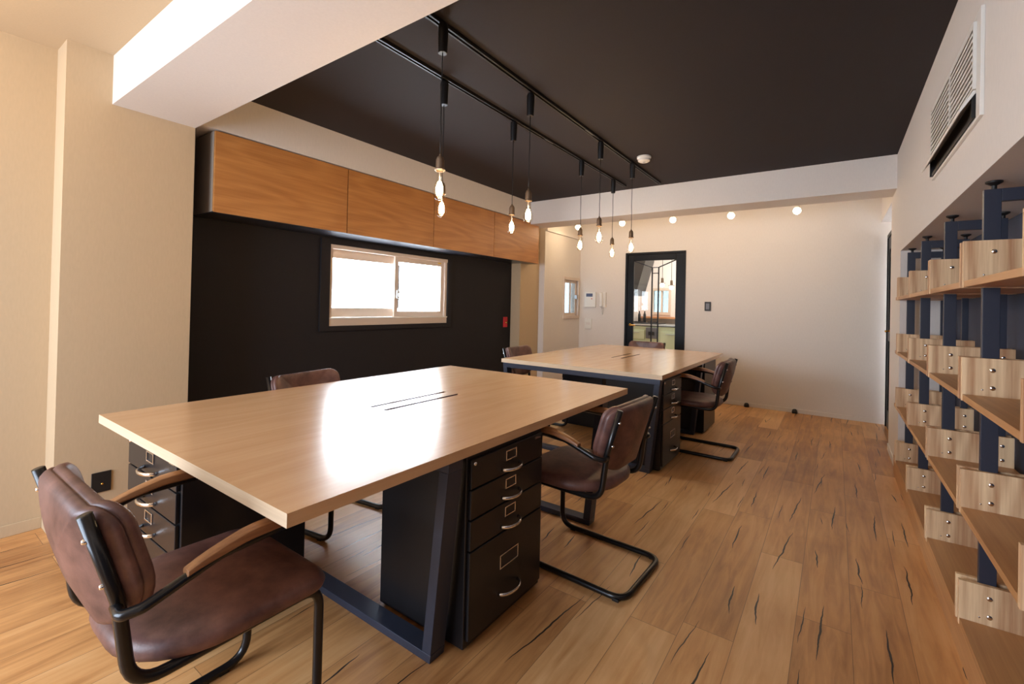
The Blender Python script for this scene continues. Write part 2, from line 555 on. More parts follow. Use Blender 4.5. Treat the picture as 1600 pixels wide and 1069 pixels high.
# wall behind the camera with a wide window
b_('wall_back', M['wall'], (-1.0, -.75, YB-T, YB, 0, ZC), (1.85, 3.6, YB-T, YB, 0, ZC),
   (-.75, 1.85, YB-T, YB, 0, 0.5), (-.75, 1.85, YB-T, YB, 2.2, ZC))
w4 = sempty('window_4', (0.55, YB-0.06, 0.5))
f = MB(); W2, H2 = 1.3, 1.7
f.box(-W2, W2, -.03, .03, 0, .05).box(-W2, W2, -.03, .03, H2-.05, H2).box(-W2, -W2+.05, -.03, .03, .05, H2-.05).box(W2-.05, W2, -.03, .03, .05, H2-.05).box(-.03, .03, -.03, .03, .05, H2-.05)
f.build('window_frame', M['alu'], w4)
MB().box(-W2+.05, -.03, -.003, .003, .05, H2-.05).box(.03, W2-.05, -.003, .003, .05, H2-.05).build('window_pane', plain('opaque_white_pane', srgb(225, 230, 235), .4), w4)  # opaque panes added to shut out the sky behind the area lamp
# skirting
b_('baseboard_left', M['wallw'], (-0.72, -0.711, YB, 0.031, 0, 0.06), (-0.72, XL+0.009, 0.031, 0.04, 0, 0.06), (XL, XL+0.009, 0.04, 0.632, 0, 0.06), bevel=.002)
b_('baseboard_far', M['wall'], (-0.61, dx0, YF-.009, YF, 0, 0.05), (dx1+.005, 3.3, YF-.009, YF, 0, 0.05), bevel=.002)
b_('baseboard_right', M['white'], (XR-.009, XR, 4.16, 4.91, 0, 0.06), bevel=.002)

# ------------------------------------------------------------------ window over the desks (sliding, two sashes)
# black casing round the opening
t5 = MB()
for q in ((XD, XD+.02, 1.70, oy0, .985, 1.79), (XD, XD+.02, oy1, 3.33, .985, 1.79), (XD, XD+.02, oy0, oy1, .985, oz0), (XD, XD+.02, oy0, oy1, oz1, 1.79)):
    t5.box(*q)
struct(t5.build('trim_5', M['black'], bevel=.002))
w1 = sempty('window_1', (XD, oy0, oz0))
Lw, Hw = oy1-oy0, oz1-oz0
f = MB()
f.box(-.11, .012, 0, Lw, 0, .065).box(-.11, .012, 0, Lw, Hw-.035, Hw).box(-.11, .006, 0, .03, .065, Hw-.035).box(-.11, .006, Lw-.035, Lw, .065, Hw-.035)
f.build('window_frame', M['alu'], w1, bevel=.002)
MB().box(-.05, .02, 0, Lw, .062, .074).build('window_lip', M['white'], w1)


def sash(parent, x, y0, y1, z0, z1, bot, top, side, d=.025):
    m = MB()
    m.box(x-d, x, y0, y1, z0, z0+bot).box(x-d, x, y0, y1, z1-top, z1).box(x-d, x, y0, y0+side, z0+bot, z1-top).box(x-d, x, y1-side, y1, z0+bot, z1-top)
    s = m.build('sash', M['alu'], parent, bevel=.0015)
    MB().box(x-d/2-.003, x-d/2+.003, y0+side-.004, y1-side+.004, z0+bot-.004, z1-top+.004).build('window_pane', M['pane'], s)
    return s


s1 = sash(w1, -.055, 0.0, .80, .074, Hw-.035, .085, .075, .035)
s2 = sash(w1, -.015, .74, Lw-.035, .074, Hw-.035, .055, .05, .045)
MB().box(-.012, .012, .755, .785, .26, .34).box(-.012, .028, .763, .777, .28, .31).build('latch', M['steel'], s2, bevel=.003)
MB().box(-.06, -.05, .80, .83, .16, .60).build('weatherstrip', M['grey'], s1)
MB().box(-.0148, -.0135, Lw-.13, Lw-.08, Hw-.058, Hw-.045).build('sticker', plain('yellow_sticker', srgb(226, 190, 60), .5), s2)

def sash2(*a):
    o = sash(*a)
    for ch_ in o.children:
        ch_.data.materials[0] = M['fpane']
    return o


# small window in the far bay
w2 = sempty('window_2', (-.61, wy0, wz0))
f = MB(); L2, H2 = wy1-wy0, wz1-wz0
f.box(-.09, .014, -.03, 0, -.03, H2+.03).box(-.09, .014, L2, L2+.03, -.03, H2+.03).box(-.09, .02, 0, L2, -.03, 0.015).box(-.09, .014, 0, L2, H2-.015, H2+.03)
f.build('window_frame', M['alu'], w2, bevel=.002)
s = sash2(w2, -.03, 0, L2, .015, H2-.015, .045, .04, .03)
MB().box(-.03, .012, L2-.05, L2-.03, .28, .34).build('latch', M['steel'], s, bevel=.003)
MB().box(-.045, -.03, .24, .275, .055, H2-.05).build('sash_bar', M['alu'], s)

# something to see outside the side window: a pale block across the street
m = MB().box(-9.6, -8.5, -2, 10, -3, 3.0)
o = m.build('neighbour_building', M['facade'])
tag(o, 'pale building across the street seen faintly through the side window', 'building')
for (yy, zz) in ((6.6, 1.55), (7.6, 1.6), (8.2, 1.6), (3.2, 2.1)):
    MB().box(-8.5, -8.46, yy, yy+.6, zz, zz+.45).build('facade_window', M['grey'], o)

# ------------------------------------------------------------------ wall cupboards over the window
cups = ['oak wall cupboard nearest the cross beam, its grey side showing', 'oak wall cupboard above the left half of the black-framed window',
        'oak wall cupboard above the right end of the black-framed window', 'oak wall cupboard farthest from the camera, past the window']
ys = [0.745, 1.735, 2.725, 3.713, 4.703]
ZK0, ZK1 = 1.808, 2.337
cside = plain('cupboard_side_grey', srgb(168, 154, 140), .6)
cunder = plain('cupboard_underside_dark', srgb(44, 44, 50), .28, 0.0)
for i in range(4):
    y0, y1 = ys[i], ys[i+1]
    y0b = y0+(.002 if i else 0)
    xb = XD+.001 if i < 3 else -0.699
    c = thing('wall_cupboard', cups[i], 'cupboard', (XD, y0b, ZK0), 0, 'oak cupboards in a row over the window')
    if i < 3:
        MB().box(.001, XL-XD-.021, 0, y1-y0b-.0015, .006, ZK1-ZK0).build('carcass', cside, c)
        MB().box(.001, XL-XD-.004, 0, y1-y0b-.0015, 0, .006).build('bottom_panel', cunder, c)
    else:
        MB().box(.001, XL-XD-.021, 0, 4.528-y0b, .006, ZK1-ZK0).box(.152, XL-XD-.021, 4.528-y0b, y1-y0b, .006, ZK1-ZK0).build('carcass', cside, c)
        MB().box(.001, XL-XD-.004, 0, 4.528-y0b, 0, .006).box(.152, XL-XD-.004, 4.528-y0b, y1-y0b, 0, .006).build('bottom_panel', cunder, c)
    MB().box(XL-XD-.019, XL-XD, .0015, y1-y0b-.004, .002, ZK1-ZK0-.002).build('door', M['cab'], c, bevel=.001)

# red call plate on the black wall
p = thing('alarm_plate', 'red alarm plate with a brass button on the black wall', 'alarm button', (XD, 4.36, .95))
MB().box(0, .012, 0, .085, 0, .135).build('plate', M['red'], p, bevel=.002)
MB().lathe([(.0, .03), (.012, .028), (.014, .012)], 14, (0, .052, .062), 'x').build('button', M['brass'], p, smooth=True)

# power socket on the left pier
p = thing('wall_socket', 'dark socket plate with a brass dot low on the left pier', 'socket', (XL, .188, .175))
MB().box(0, .008, 0, .083, 0, .11).build('plate', M['dark'], p, bevel=.002)
MB().lathe([(0, .012), (.005, .011), (.0055, .008)], 12, (0, .045, .045), 'x').build('button', M['brass'], p, smooth=True)

# ------------------------------------------------------------------ desks
DX0, DX1, DZ, DT = .215, 1.705, .75, .035


def slab(name, x0, x1, y0, y1, slots, parent):
    """desk top with two real cable slots cut through it"""
    m = MB()
    xs = sorted({0, x1-x0, *[a for s in slots for a in (s[0]-x0, s[1]-x0)]})
    ya, yb = slots[0][2]-y0, slots[0][3]-y0
    m.box(0, x1-x0, 0, ya, -DT, 0).box(0, x1-x0, yb, y1-y0, -DT, 0)
    e = [0]
    for s in slots: e += [s[0]-x0, s[1]-x0]
    e.append(x1-x0)
    for k in range(0, len(e), 2):
        m.box(e[k], e[k+1], ya, yb, -DT, 0)
    bmesh.ops.remove_doubles(m.bm, verts=m.bm.verts, dist=1e-5)
    # drop the inner faces shared by neighbouring boxes
    seen = {}
    for f in list(m.bm.faces):
        key = tuple(sorted(v.index for v in f.verts)) if False else tuple(sorted((round(v.co.x, 4), round(v.co.y, 4), round(v.co.z, 4)) for v in f.verts))
        seen.setdefault(key, []).append(f)
    for k, fs in seen.items():
        if len(fs) > 1:
            for f in fs: m.bm.faces.remove(f)
    o = m.build(name, M['desk'], parent)
    o.data.materials.append(M['deskedge'])
    o.data.materials.append(M['cardbox'])
    for p in o.data.polygons:
        c = p.center
        if abs(p.normal.y) > .9 and (abs(c.y) < 1e-3 or abs(c.y-(y1-y0)) < 1e-3):
            p.material_index = 1
        elif abs(p.normal.x) > .9 and (abs(c.x) > 1e-3 and abs(c.x-(x1-x0)) > 1e-3):
            p.material_index = 2
    return o


def desk(y0, y1, fy, slots, label):
    d = thing('office_desk', label, 'desk', (DX0, y0, DZ))
    slab('desktop', DX0, DX1, y0, y1, slots, d)
    # tray under the slots
    s = slots
    MB().box(s[0][0]-DX0-.05, s[-1][1]-DX0+.05, s[0][2]-y0+.05, s[0][3]-y0-.16, -DT-.05, -DT-.001).build('cable_tray', M['file'], d)
    for ya, yb in fy:
        a, b = ya-y0, yb-y0
        xt0, xt1 = .015, DX1-DX0-.015      # outer at top
        xb0, xb1 = .085, DX1-DX0-.085      # outer at bottom
        t = .042
        zt, zb = -DT, -DZ
        lg = MB()
        lg.prism([(xt0, a, zt), (xt1, a, zt), (xt1-.003, a, zt-t), (xt0+.003, a, zt-t)], (0, b-a, 0))
        lg.prism([(xb0, a, zb), (xb1, a, zb), (xb1+.004, a, zb+.03), (xb0-.004, a, zb+.03)], (0, b-a, 0))
        o = lg.build('leg_frame', M['legsteel'], d, bevel=.002)
        for sgn in (0, 1):
            x_t = (xt0, xt1)[sgn]; x_b = (xb0, xb1)[sgn]; q = t if sgn == 0 else -t
            z1, z0 = zt-t, zb+.03
            ft = t/(zt-zb)
            xa = x_t+(x_b-x_t)*ft; xc = x_b+(x_t-x_b)*(.03/(zt-zb))
            MB().prism([(xa, a, z1), (xa+q, a, z1), (xc+q, a, z0), (xc, a, z0)], (0, b-a, 0)).build('leg', M['legsteel'], d, bevel=.002)
    return d


desk(.040, 2.205, ((.612, .684), (1.87, 1.94)), ((.936, .958, .86, 1.38), (1.036, 1.060, .85, 1.37)),
     'large oak-topped desk in the foreground, window glare on its top')
desk(2.90, 5.16, ((2.905, 2.975), (4.225, 4.295)), ((.932, .950, 3.76, 4.30), (1.032, 1.051, 3.74, 4.36)),
     'oak-topped desk farther back, in front of the glazed black door')

pc = MB().tube(fillet([(.99, 3.78, .66), (.97, 3.66, .60), (.93, 3.62, .40), (.95, 3.60, .10), (.98, 3.66, .009), (1.05, 3.95, .008)], .06), .007, 8).build('power_cable', plain('pale_blue_cable', srgb(150, 165, 200), .4), smooth=True)
tag(pc, 'pale cable dropping from the slots of the rear desk to the floor', 'cable')

# ------------------------------------------------------------------ filing cabinets
FW, FD, FH = .51, .47, .705


def bow(w, out, z, r):
    pts = []
    for k in range(13):
        a = pi*k/12
        pts.append((-out*sin(a)**.75 if False else -out*sin(a), w/2*-cos(a), z))
    return MB().tube(pts, r, 8, flat=1.5)


def make_cabinet(label, group):
    """front faces local -X at x=0; width along y"""
    c = thing('filing_cabinet', label, 'filing cabinet', group=group)
    MB().box(.014, FD, -FW/2, FW/2, 0.012, FH).box(.03, FD-.02, -FW/2+.02, FW/2-.02, 0, .012).build('body', M['file'], c, bevel=.004)
    rows = ((.585, .690), (.475, .579), (.362, .469), (.040, .356))
    for i, (z0, z1) in enumerate(rows):
        d = MB().box(0, .014, -FW/2+.012, FW/2-.012, z0, z1).build('drawer', M['file'], c, bevel=.003)
        big = i == 3
        zc = z1-.035 if not big else z1-.105
        w, h = (.072, .04) if not big else (.125, .055)
        if big: zc = z1-.11
        fr = MB()
        t = .005
        for q in ((-w/2, w/2, zc+h/2-t, zc+h/2), (-w/2, w/2, zc-h/2, zc-h/2+t), (-w/2, -w/2+t, zc-h/2+t, zc+h/2-t), (w/2-t, w/2, zc-h/2+t, zc+h/2-t)):
            fr.box(-.004, 0, q[0], q[1], q[2], q[3])
        fr.build('label_holder', M['chrome'], d, bevel=.001)
        hz = z0+.022 if not big else z0+.085
        bow(.12 if not big else .13, .036, hz, .0048).build('handle', M['chrome'], d, smooth=True)
    MB().lathe([(0, -.004), (.006, -.004), (.007, .0)], 12, (.0, FW/2-.03, FH-.03), 'x').build('lock', M['chrome'], c, smooth=True)
    MB().box(-.002, 0, -FW/2+.03, -FW/2+.075, .672, .682).build('name_plate', M['chrome'], c)
    return c


GC = 'black four-drawer filing cabinets under the desks'
cab0 = make_cabinet('black filing cabinet under the foreground desk, its drawers facing the aisle beside the shelves', GC)
cab0.location = (1.695, .715+FW/2, 0); cab0.rotation_euler.z = pi     # drawers face +X
for (x, y, rz, lab) in (
    (.675, .085, pi/2, 'black filing cabinet under the left end of the foreground desk, behind the nearest chair'),
    (1.69, 2.985+FW/2, pi, 'black filing cabinet at the near corner of the rear desk, behind the aisle chair'),
    (1.69-FD, 4.34+FW/2, 0, 'black filing cabinet at the far corner of the rear desk, plain back facing the aisle'),
    (.36, 3.80+FW/2, 0, 'black filing cabinet deep under the rear desk, plain side showing'),
):
    c = copy_tree(cab0)
    c.location = (x, y, 0); c.rotation_euler.z = rz; c['label'] = lab
# local -X must face -Y for the left cabinet


# ------------------------------------------------------------------ chairs
def pad_mesh(outline, layers, mapf, rings=5):
    """outline: list of 2d points about the origin; layers: (scale_inset, t); mapf(a,b,t)->3d"""
    m = MB()
    R = []
    n = len(outline)

    def ring(sc, t):
        return [m.bm.verts.new(mapf(a*sc, b*sc, t)) for a, b in outline]
    s0, t0 = layers[0]
    s1, t1 = layers[-1]
    seq = []
    for k in range(1, rings+1):
        seq.append((s0*k/rings, t0 + (0 if k < rings else 0)))
    seq += layers[1:-1]
    for k in range(rings, 0, -1):
        seq.append((s1*k/rings, t1))
    rr = [ring(s, t) for s, t in seq]
    for A, B in zip(rr[:-1], rr[1:]):
        for k in range(n):
            m.bm.faces.new((A[k], A[(k+1) % n], B[(k+1) % n], B[k]))
    c0 = m.bm.verts.new(mapf(0, 0, t0)); c1 = m.bm.verts.new(mapf(0, 0, t1))
    for k in range(n):
        m.bm.faces.new((c0, rr[0][(k+1) % n], rr[0][k]))
        m.bm.faces.new((c1, rr[-1][k], rr[-1][(k+1) % n]))
    return m


def rounded(w, h, rt, rb, n=8):
    """rounded box outline centred on 0; rt radius at top (+b), rb at bottom"""
    pts = []
    for cx, cy, r, a0 in ((w/2-rt, h/2-rt, rt, 0), (-w/2+rt, h/2-rt, rt, pi/2), (-w/2+rb, -h/2+rb, rb, pi), (w/2-rb, -h/2+rb, rb, 1.5*pi)):
        for k in range(n):
            a = a0+pi/2*k/(n-1)
            pts.append((cx+r*cos(a), cy+r*sin(a)))
    return pts


HW = .211     # half spacing of the tube frame
FB = -.562     # rear of the runners


def make_chair(label):
    """local +Y is the way the sitter looks; origin on the floor between the front legs"""
    c = thing('cantilever_chair', label, 'chair', group='brown leather cantilever chairs around the desks')
    r = .0135
    zt = .809
    side = [(-.528, zt), (-.470, .607), (-.445, .405), (-.0, .410), (0, r), (FB, r)]
    path = [(HW, f, z) for f, z in side]+[(-HW, f, z) for f, z in reversed(side)]
    rad = [0, .10, .075, .055, .075, .07, .07, .075, .055, .075, .10, 0]
    MB().tube(fillet(path, rad, 7), r, 14).build('tube_frame', M['tube'], c, smooth=True)
    # seat
    o = rounded(.50, .48, .075, .20, 9)

    def ms(a, b, t):
        d = min(1, math.hypot(a/.27, b/.26))
        z = .438 + t*1.0
        if t > 0: z += .012*(1-d*d)
        if b > .12: z -= (b-.12)**2*.9 if t > 0 else (b-.12)**2*.35
        z -= .025*(0.2-b)*.25
        return (a, b-.212, z)
    MB_ = pad_mesh(o, [(.93, -.022), (.985, -.016), (1.0, -.004), (.998, .006), (.975, .018), (.93, .0245), (.86, .027)], ms, 7)
    MB_.build('seat', M['leather'], c, smooth=True)
    # backrest
    o = rounded(.46, .305, .06, .13, 9)
    nd = Vector((0, -.276, .961))         # up direction of the leaning back
    nn = Vector((0, .961, .276))

    def mbk(a, b, t):
        base = Vector((0, -.452, .672))+nd*b
        curve = (a/.225)**2*.065
        return tuple(base+Vector((a, 0, 0))+nn*(t+curve-.053))
    pad_mesh(o, [(.90, -.026), (.955, -.024), (.99, -.017), (1.0, -.008), (.985, -.0015), (.965, 0.0), (.985, .0015), (1.0, .008), (.99, .019), (.95, .027), (.88, .030)], mbk, 7).build('backrest', M['leather'], c, smooth=True)
    for s in (-1, 1):
        p = [(s*HW, -.474, .598), (s*(HW+.045), -.478, .596), (s*(HW+.066), -.445, .606), (s*(HW+.066), -.30, .655), (s*(HW+.055), -.03, .668)]
        a = MB().tube(fillet(p, [0, .02, .03, .10, 0], 6), .0115, 12).build('arm_tube', M['tube'], c, smooth=True)
        # wooden arm pad: an arched, tapering bar
        N = 14; m = MB(); rr = []
        for k in range(N+1):
            u = k/N
            y = -.370+u*.345
            zb = .6395+.026*min(1, u*2.6)**.8+.006*u
            if u > .0: pass
            th = .010+.017*sin(pi*min(max(u*.92+.04, 0), 1))**.8
            w = .017+.004*sin(pi*u)
            sx = s*(HW+.066-.010*u)
            zc = zb
            rr.append([m.bm.verts.new((sx+dx*w, y, zc+dz)) for dx, dz in ((-1, .002), (-.85, th*.8), (-.4, th), (.4, th), (.85, th*.8), (1, .002), (.5, -.004), (-.5, -.004))])
        for A, B in zip(rr[:-1], rr[1:]):
            for k in range(8):
                m.bm.faces.new((A[k], A[(k+1) % 8], B[(k+1) % 8], B[k]))
        m.bm.faces.new(rr[0]); m.bm.faces.new(rr[-1][::-1])
        m.build('arm_pad', M['arm'], a, bevel=.0015, segs=1)
        for zz, ff in ((.755, -.5265), (.650, -.4965)):
            MB().lathe([(0, 0), (.0045, .0008), (.006, .004), (.006, .008)], 10, (0, 0, 0), 'y').build('screw', M['chrome'], c, smooth=True, loc=(s*HW, ff-.006, zz))
        MB().box(s*HW-.012, s*HW+.012, FB+.02, FB+.05, 0, .012).box(s*HW-.012, s*HW+.012, -.09, -.06, 0, .012).build('foot_glide', M['dark'], c, bevel=.002)
    return c


ch = make_chair('nearest brown leather chair, bottom left, at the near end of the foreground desk')
ch.location = (1.307, .249, 0); ch.rotation_euler.z = 0
for x, y, rz, lab in (
    (1.487, 1.569, pi/2-.044, 'brown leather chair on the aisle side of the foreground desk, right beside its drawers'),
    (.61, 1.08, -pi/2+radians(8), 'brown leather chair before the black wall, only its back showing over the foreground desk'),
    (1.50, 3.80, pi/2, 'brown leather chair on the aisle side of the rear desk, between two black cabinets'),
    (.52, 3.46, -pi/2+radians(4), 'brown leather chair at the left side of the rear desk, near the red alarm plate'),
    (.78, 4.79, pi, 'brown leather chair behind the rear desk, its back against the glazed door'),
):
    c = copy_tree(ch)
    c.location = (x, y, 0); c.rotation_euler.z = rz; c['label'] = lab

# ------------------------------------------------------------------ track lights and pendants
tlab = ['black ceiling track on the right, ending beside the smoke detector', 'black ceiling track on the left, nearer the oak cupboards']
for i, (x, y1) in enumerate(((1.19, 4.34), (.832, 4.27))):
    t = thing('lighting_track', tlab[i], 'track', (x, .632, ZC-.02), 0, 'ceiling tracks')
    MB().box(-.017, -.007, 0, y1-.632, -.0, .0195).box(.007, .017, 0, y1-.632, 0, .0195).box(-.007, .007, 0, y1-.632, .008, .0195).build('rail', M['track'], t, bevel=.001)
    MB().box(-.0185, .0185, y1-.632, y1-.618, -.001, .0195).build('end_cap', M['track'], t)
    MB().box(-.006, .006, 1.95, 2.08, .004, .007).build('joint_cover', M['grey'], t)


def pendant(x, y, zb, label, clip=False):
    """zb = bottom of the socket"""
    p = thing('pendant_lamp', label, 'lamp', (x, y, ZC-.021), 0, 'bare filament pendants on the ceiling tracks')
    Z = ZC-.021
    MB().lathe([(0, 0), (.019, 0), (.024, -.012), (.0245, -.05), (.022, -.135), (.021, -.142), (0, -.142)], 20).build('adapter', M['track'], p, smooth=False, bevel=.001)
    zs = zb-Z
    pts = [(0, 0, -.14)]
    for k in range(1, 9):
        pts.append((random.uniform(-.0015, .0015), random.uniform(-.0015, .0015), -.14+(zs+.078+.14)*k/9))
    pts.append((0, 0, zs+.078))
    MB().tube(pts, .0026, 8).build('cord', M['track'], p, smooth=True)
    MB().lathe([(0, zs+.082), (.005, zs+.080), (.006, zs+.072), (.014, zs+.066), (.0195, zs+.052), (.020, zs+.012), (.0225, zs+.010), (.0225, zs), (.018, zs), (.017, zs+.006), (0, zs+.006)], 22).build('socket', M['socket'], p, smooth=False, bevel=.0008)
    zz = zs-.002
    g = MB().lathe([(.0125, zz), (.0128, zz-.012), (.014, zz-.03), (.020, zz-.055), (.0275, zz-.078), (.0305, zz-.096), (.029, zz-.114), (.022, zz-.128), (.011, zz-.135), (0, zz-.137)], 24).build('bulb', M['bulb'], p, smooth=True)
    f = MB()
    for k in range(4):
        a = pi/2*k+.4
        f.tube([(.005*cos(a), .005*sin(a), zz-.05), (.014*cos(a), .014*sin(a), zz-.078), (.011*cos(a), .011*sin(a), zz-.112)], .0045, 6)
    f.build('filament', M['fil'], g, smooth=True)
    MB().tube([(0, 0, zz-.005), (0, 0, zz-.045)], .003, 8).build('stem', M['white'], g, smooth=True)
    if clip:
        MB().tube([(.024*cos(a), .024*sin(a), zs+.004) for a in [2*pi*k/20 for k in range(20)]], .0012, 6, closed=True).build('ring', M['steel'], p, smooth=True)
    l = point('bulb_light', (0, 0, zz-.078), 5.6, WARM, .022)
    l.parent = p
    return p


for a in ((1.212, 1.02, 1.880, 'nearest pendant lamp on the right-hand track, hanging largest and lowest in the row', True),
          (1.170, 1.85, 1.905, 'second pendant lamp from the camera on the right-hand track', False),
          (1.190, 2.86, 1.900, 'third pendant lamp from the camera on the right-hand track, left of the door', False),
          (1.207, 3.52, 1.890, 'farthest pendant lamp on the right-hand track, next to the smoke detector', False),
          (.820, 1.44, 1.905, 'nearest pendant lamp on the left-hand track, its bulb showing just under the nearest one', False),
          (.828, 2.154, 1.902, 'second pendant lamp from the camera on the left-hand track, before the last cupboard', False),
          (.843, 3.213, 1.895, 'third pendant lamp from the camera on the left-hand track', False),
          (.842, 3.945, 1.900, 'farthest pendant lamp on the left-hand track, hanging smallest', False)):
    pendant(*a)

s = thing('smoke_detector', 'round white smoke detector on the dark ceiling', 'smoke detector', (1.335, 3.46, ZC))
MB().lathe([(0, 0), (.062, 0), (.062, -.016), (.055, -.020), (.052, -.040), (.040, -.048), (0, -.050)], 28).build('housing', M['white'], s, bevel=.001)
MB().lathe([(0, -.052), (.012, -.052), (.014, -.049)], 14).build('sensor', M['steel'], s, smooth=True)

# far bay: round ceiling lamps on short stems
glab = ['leftmost', 'second from the left', 'middle', 'second from the right', 'rightmost']
for i, (x, z) in enumerate(((-.253, 2.376), (.404, 2.376), (1.069, 2.362), (1.738, 2.352), (2.396, 2.345))):
    g = thing('globe_lamp', glab[i]+' of the five round warm lamps in the far bay', 'lamp', (x, 5.3, ZC), 0, 'round lamps in the far bay')
    MB().lathe([(0, 0), (.045, 0), (.045, -.02), (.012, -.026), (.012, z+.05-ZC), (.022, z+.048-ZC), (.024, z+.02-ZC), (0, z+.02-ZC)], 20).build('holder', M['white'], g, bevel=.001)
    zc = z-ZC
    MB().lathe([(.0001, zc+.037)]+[(.038*sin(a), zc+.038*cos(a)) for a in [pi*k/12 for k in range(2, 12)]]+[(0, zc-.038)], 24).build('bulb', M['globe'], g, smooth=True)
    l = point('globe_light', (0, 0, zc-.05), 3.2, (1, .74, .45), .03)
    l.parent = g

# warm lamp in the near bay, out of view above the pier
g = thing('globe_lamp', 'round warm lamp on the ceiling before the near beam, beyond the picture edge', 'lamp', (-.05, -.62, ZC-.02))
MB().lathe([(0, 0), (.045, 0), (.045, -.02), (.012, -.026), (.012, -.1), (.022, -.1), (.024, -.12), (0, -.12)], 20).build('holder', M['white'], g)
MB().lathe([(.0001, -.105)]+[(.036*sin(a), -.14+.036*cos(a)) for a in [pi*k/12 for k in range(2, 12)]]+[(0, -.176)], 24).build('bulb', M['globe'], g, smooth=True)
l = point('globe_light', (0, 0, -.20), 5.5, (1, .66, .26), .03); l.parent = g

# ------------------------------------------------------------------ far wall fittings
p = thing('intercom_monitor', 'white wall intercom panel with a small grey screen beside the far left window', 'intercom', (-.51, YF, 1.24))
MB().box(0, .19, -.03, 0, 0, .24).build('housing', M['white'], p, bevel=.005)
MB().box(.03, .14, -.0315, -.03, .165, .215).build('screen', M['lcd'], p)
MB().box(.12, .135, -.034, -.03, .125, .14).build('button', M['red'], p)
p = thing('intercom_handset', 'white intercom handset on its cradle with a curly cord', 'intercom', (-.25, YF, 1.245))
MB().box(0, .10, -.03, 0, 0, .23).build('cradle', M['white'], p, bevel=.006)
MB().box(.005, .055, -.055, -.028, .005, .225).build('handset', M['white'], p, bevel=.01)
pts = [(.05+.022*cos(t*2.2)+.0*t, -.02+.012*sin(t*2.2), -.005-.10*sin(min(t/14, 1)*pi/1.0)*1.0-.0*t) for t in [k*.35 for k in range(41)]]
pts = [(.03+.03*k/60+.008*cos(k*.9), -.018+.008*sin(k*.9), -.11*sin(pi*k/60)) for k in range(61)]
MB().tube(pts, .003, 6).build('cord', M['white'], p, smooth=True)
p = thing('blank_plate', 'white blank plate on the far wall below the intercom', 'plate', (-.505, YF, .90))
MB().box(0, .115, -.016, 0, 0, .16).build('plate', M['white'], p, bevel=.004)
MB().box(.02, .095, -.018, -.016, .06, .10).build('cover', M['wall'], p, bevel=.001)
p = thing('light_switch', 'dark-framed light switch on the white wall right of the glazed door', 'switch', (1.29, YF, 1.225))
MB().box(0, .08, -.012, 0, 0, .125).build('plate', M['dark'], p, bevel=.003)
MB().box(.018, .062, -.017, -.012, .022, .103).build('rocker', M['grey'], p, bevel=.002)
for x, lab in ((1.83, 'black round door stop by the far skirting, the left one'), (2.36, 'black round door stop by the far skirting, the right one')):
    p = thing('door_stop', lab, 'door stop', (x, YF-.035, 0), 0, 'door stops by the far wall')
    MB().lathe([(0, .052), (.016, .05), (.026, .038), (.03, .02), (.03, 0), (0, 0)], 20).build('rubber', M['dark'], p, smooth=True)

# ------------------------------------------------------------------ doors
d1 = sempty('door_1', (dx0, YF, 0))
wd = dx1-dx0
MB().box(-.012, .02, -.015, T+.005, 0, dz+.012).box(wd-.02, wd+.012, -.015, T+.005, 0, dz+.012).box(.02, wd-.02, -.015, T+.005, dz-.018, dz+.012).build('door_frame', M['door'], d1, bevel=.002)
gx0, gx1, gz0, gz1 = .115, wd-.125, .55, 1.945
lf = MB().box(.022, gx0, .0, .036, .008, dz-.02).box(gx1, wd-.022, .0, .036, .008, dz-.02).box(gx0, gx1, 0, .036, .008, gz0).box(gx0, gx1, 0, .036, gz1, dz-.02).build('door_leaf', M['door'], d1, bevel=.003)
MB().box(gx0, gx1, .016, .021, gz0, gz1).build('door_glass', M['dglass'], lf)
mu = MB()
xa, xb = .548-dx0+.005, .642-dx0+.005
for xx in (xa, xb): mu.box(xx-.007, xx+.007, .006, .031, gz0, 1.845)
mu.box(xa, xb, .008, .029, 1.836, 1.846).box(xa, xb, .008, .029, 1.752, 1.762)
mu.box(gx0, gx1, .008, .029, .978, .988)
for (p0, p1) in (((gx0, gz1), (xa, 1.842)), ((gx1, gz1), (xb, 1.842))):
    dxx, dzz = p1[0]-p0[0], p1[1]-p0[1]
    ln = math.hypot(dxx, dzz); nx, nz = -dzz/ln*.006, dxx/ln*.006
    mu.prism([(p0[0]+nx, .008, p0[1]+nz), (p1[0]+nx, .008, p1[1]+nz), (p1[0]-nx, .008, p1[1]-nz), (p0[0]-nx, .008, p0[1]-nz)], (0, .021, 0))
mu.build('glazing_bars', M['door'], lf)
h = MB().lathe([(0, -.012), (.018, -.012), (.022, -.006), (.022, 0)], 18, (.075, 0, .99), 'y').tube(fillet([(.075, -.008, .99), (.075, -.05, .99), (.17, -.05, .985)], .012), .008, 10).build('handle', M['brass'], lf, smooth=True)

d2 = sempty('door_2', (3.215, 5.03, 0))
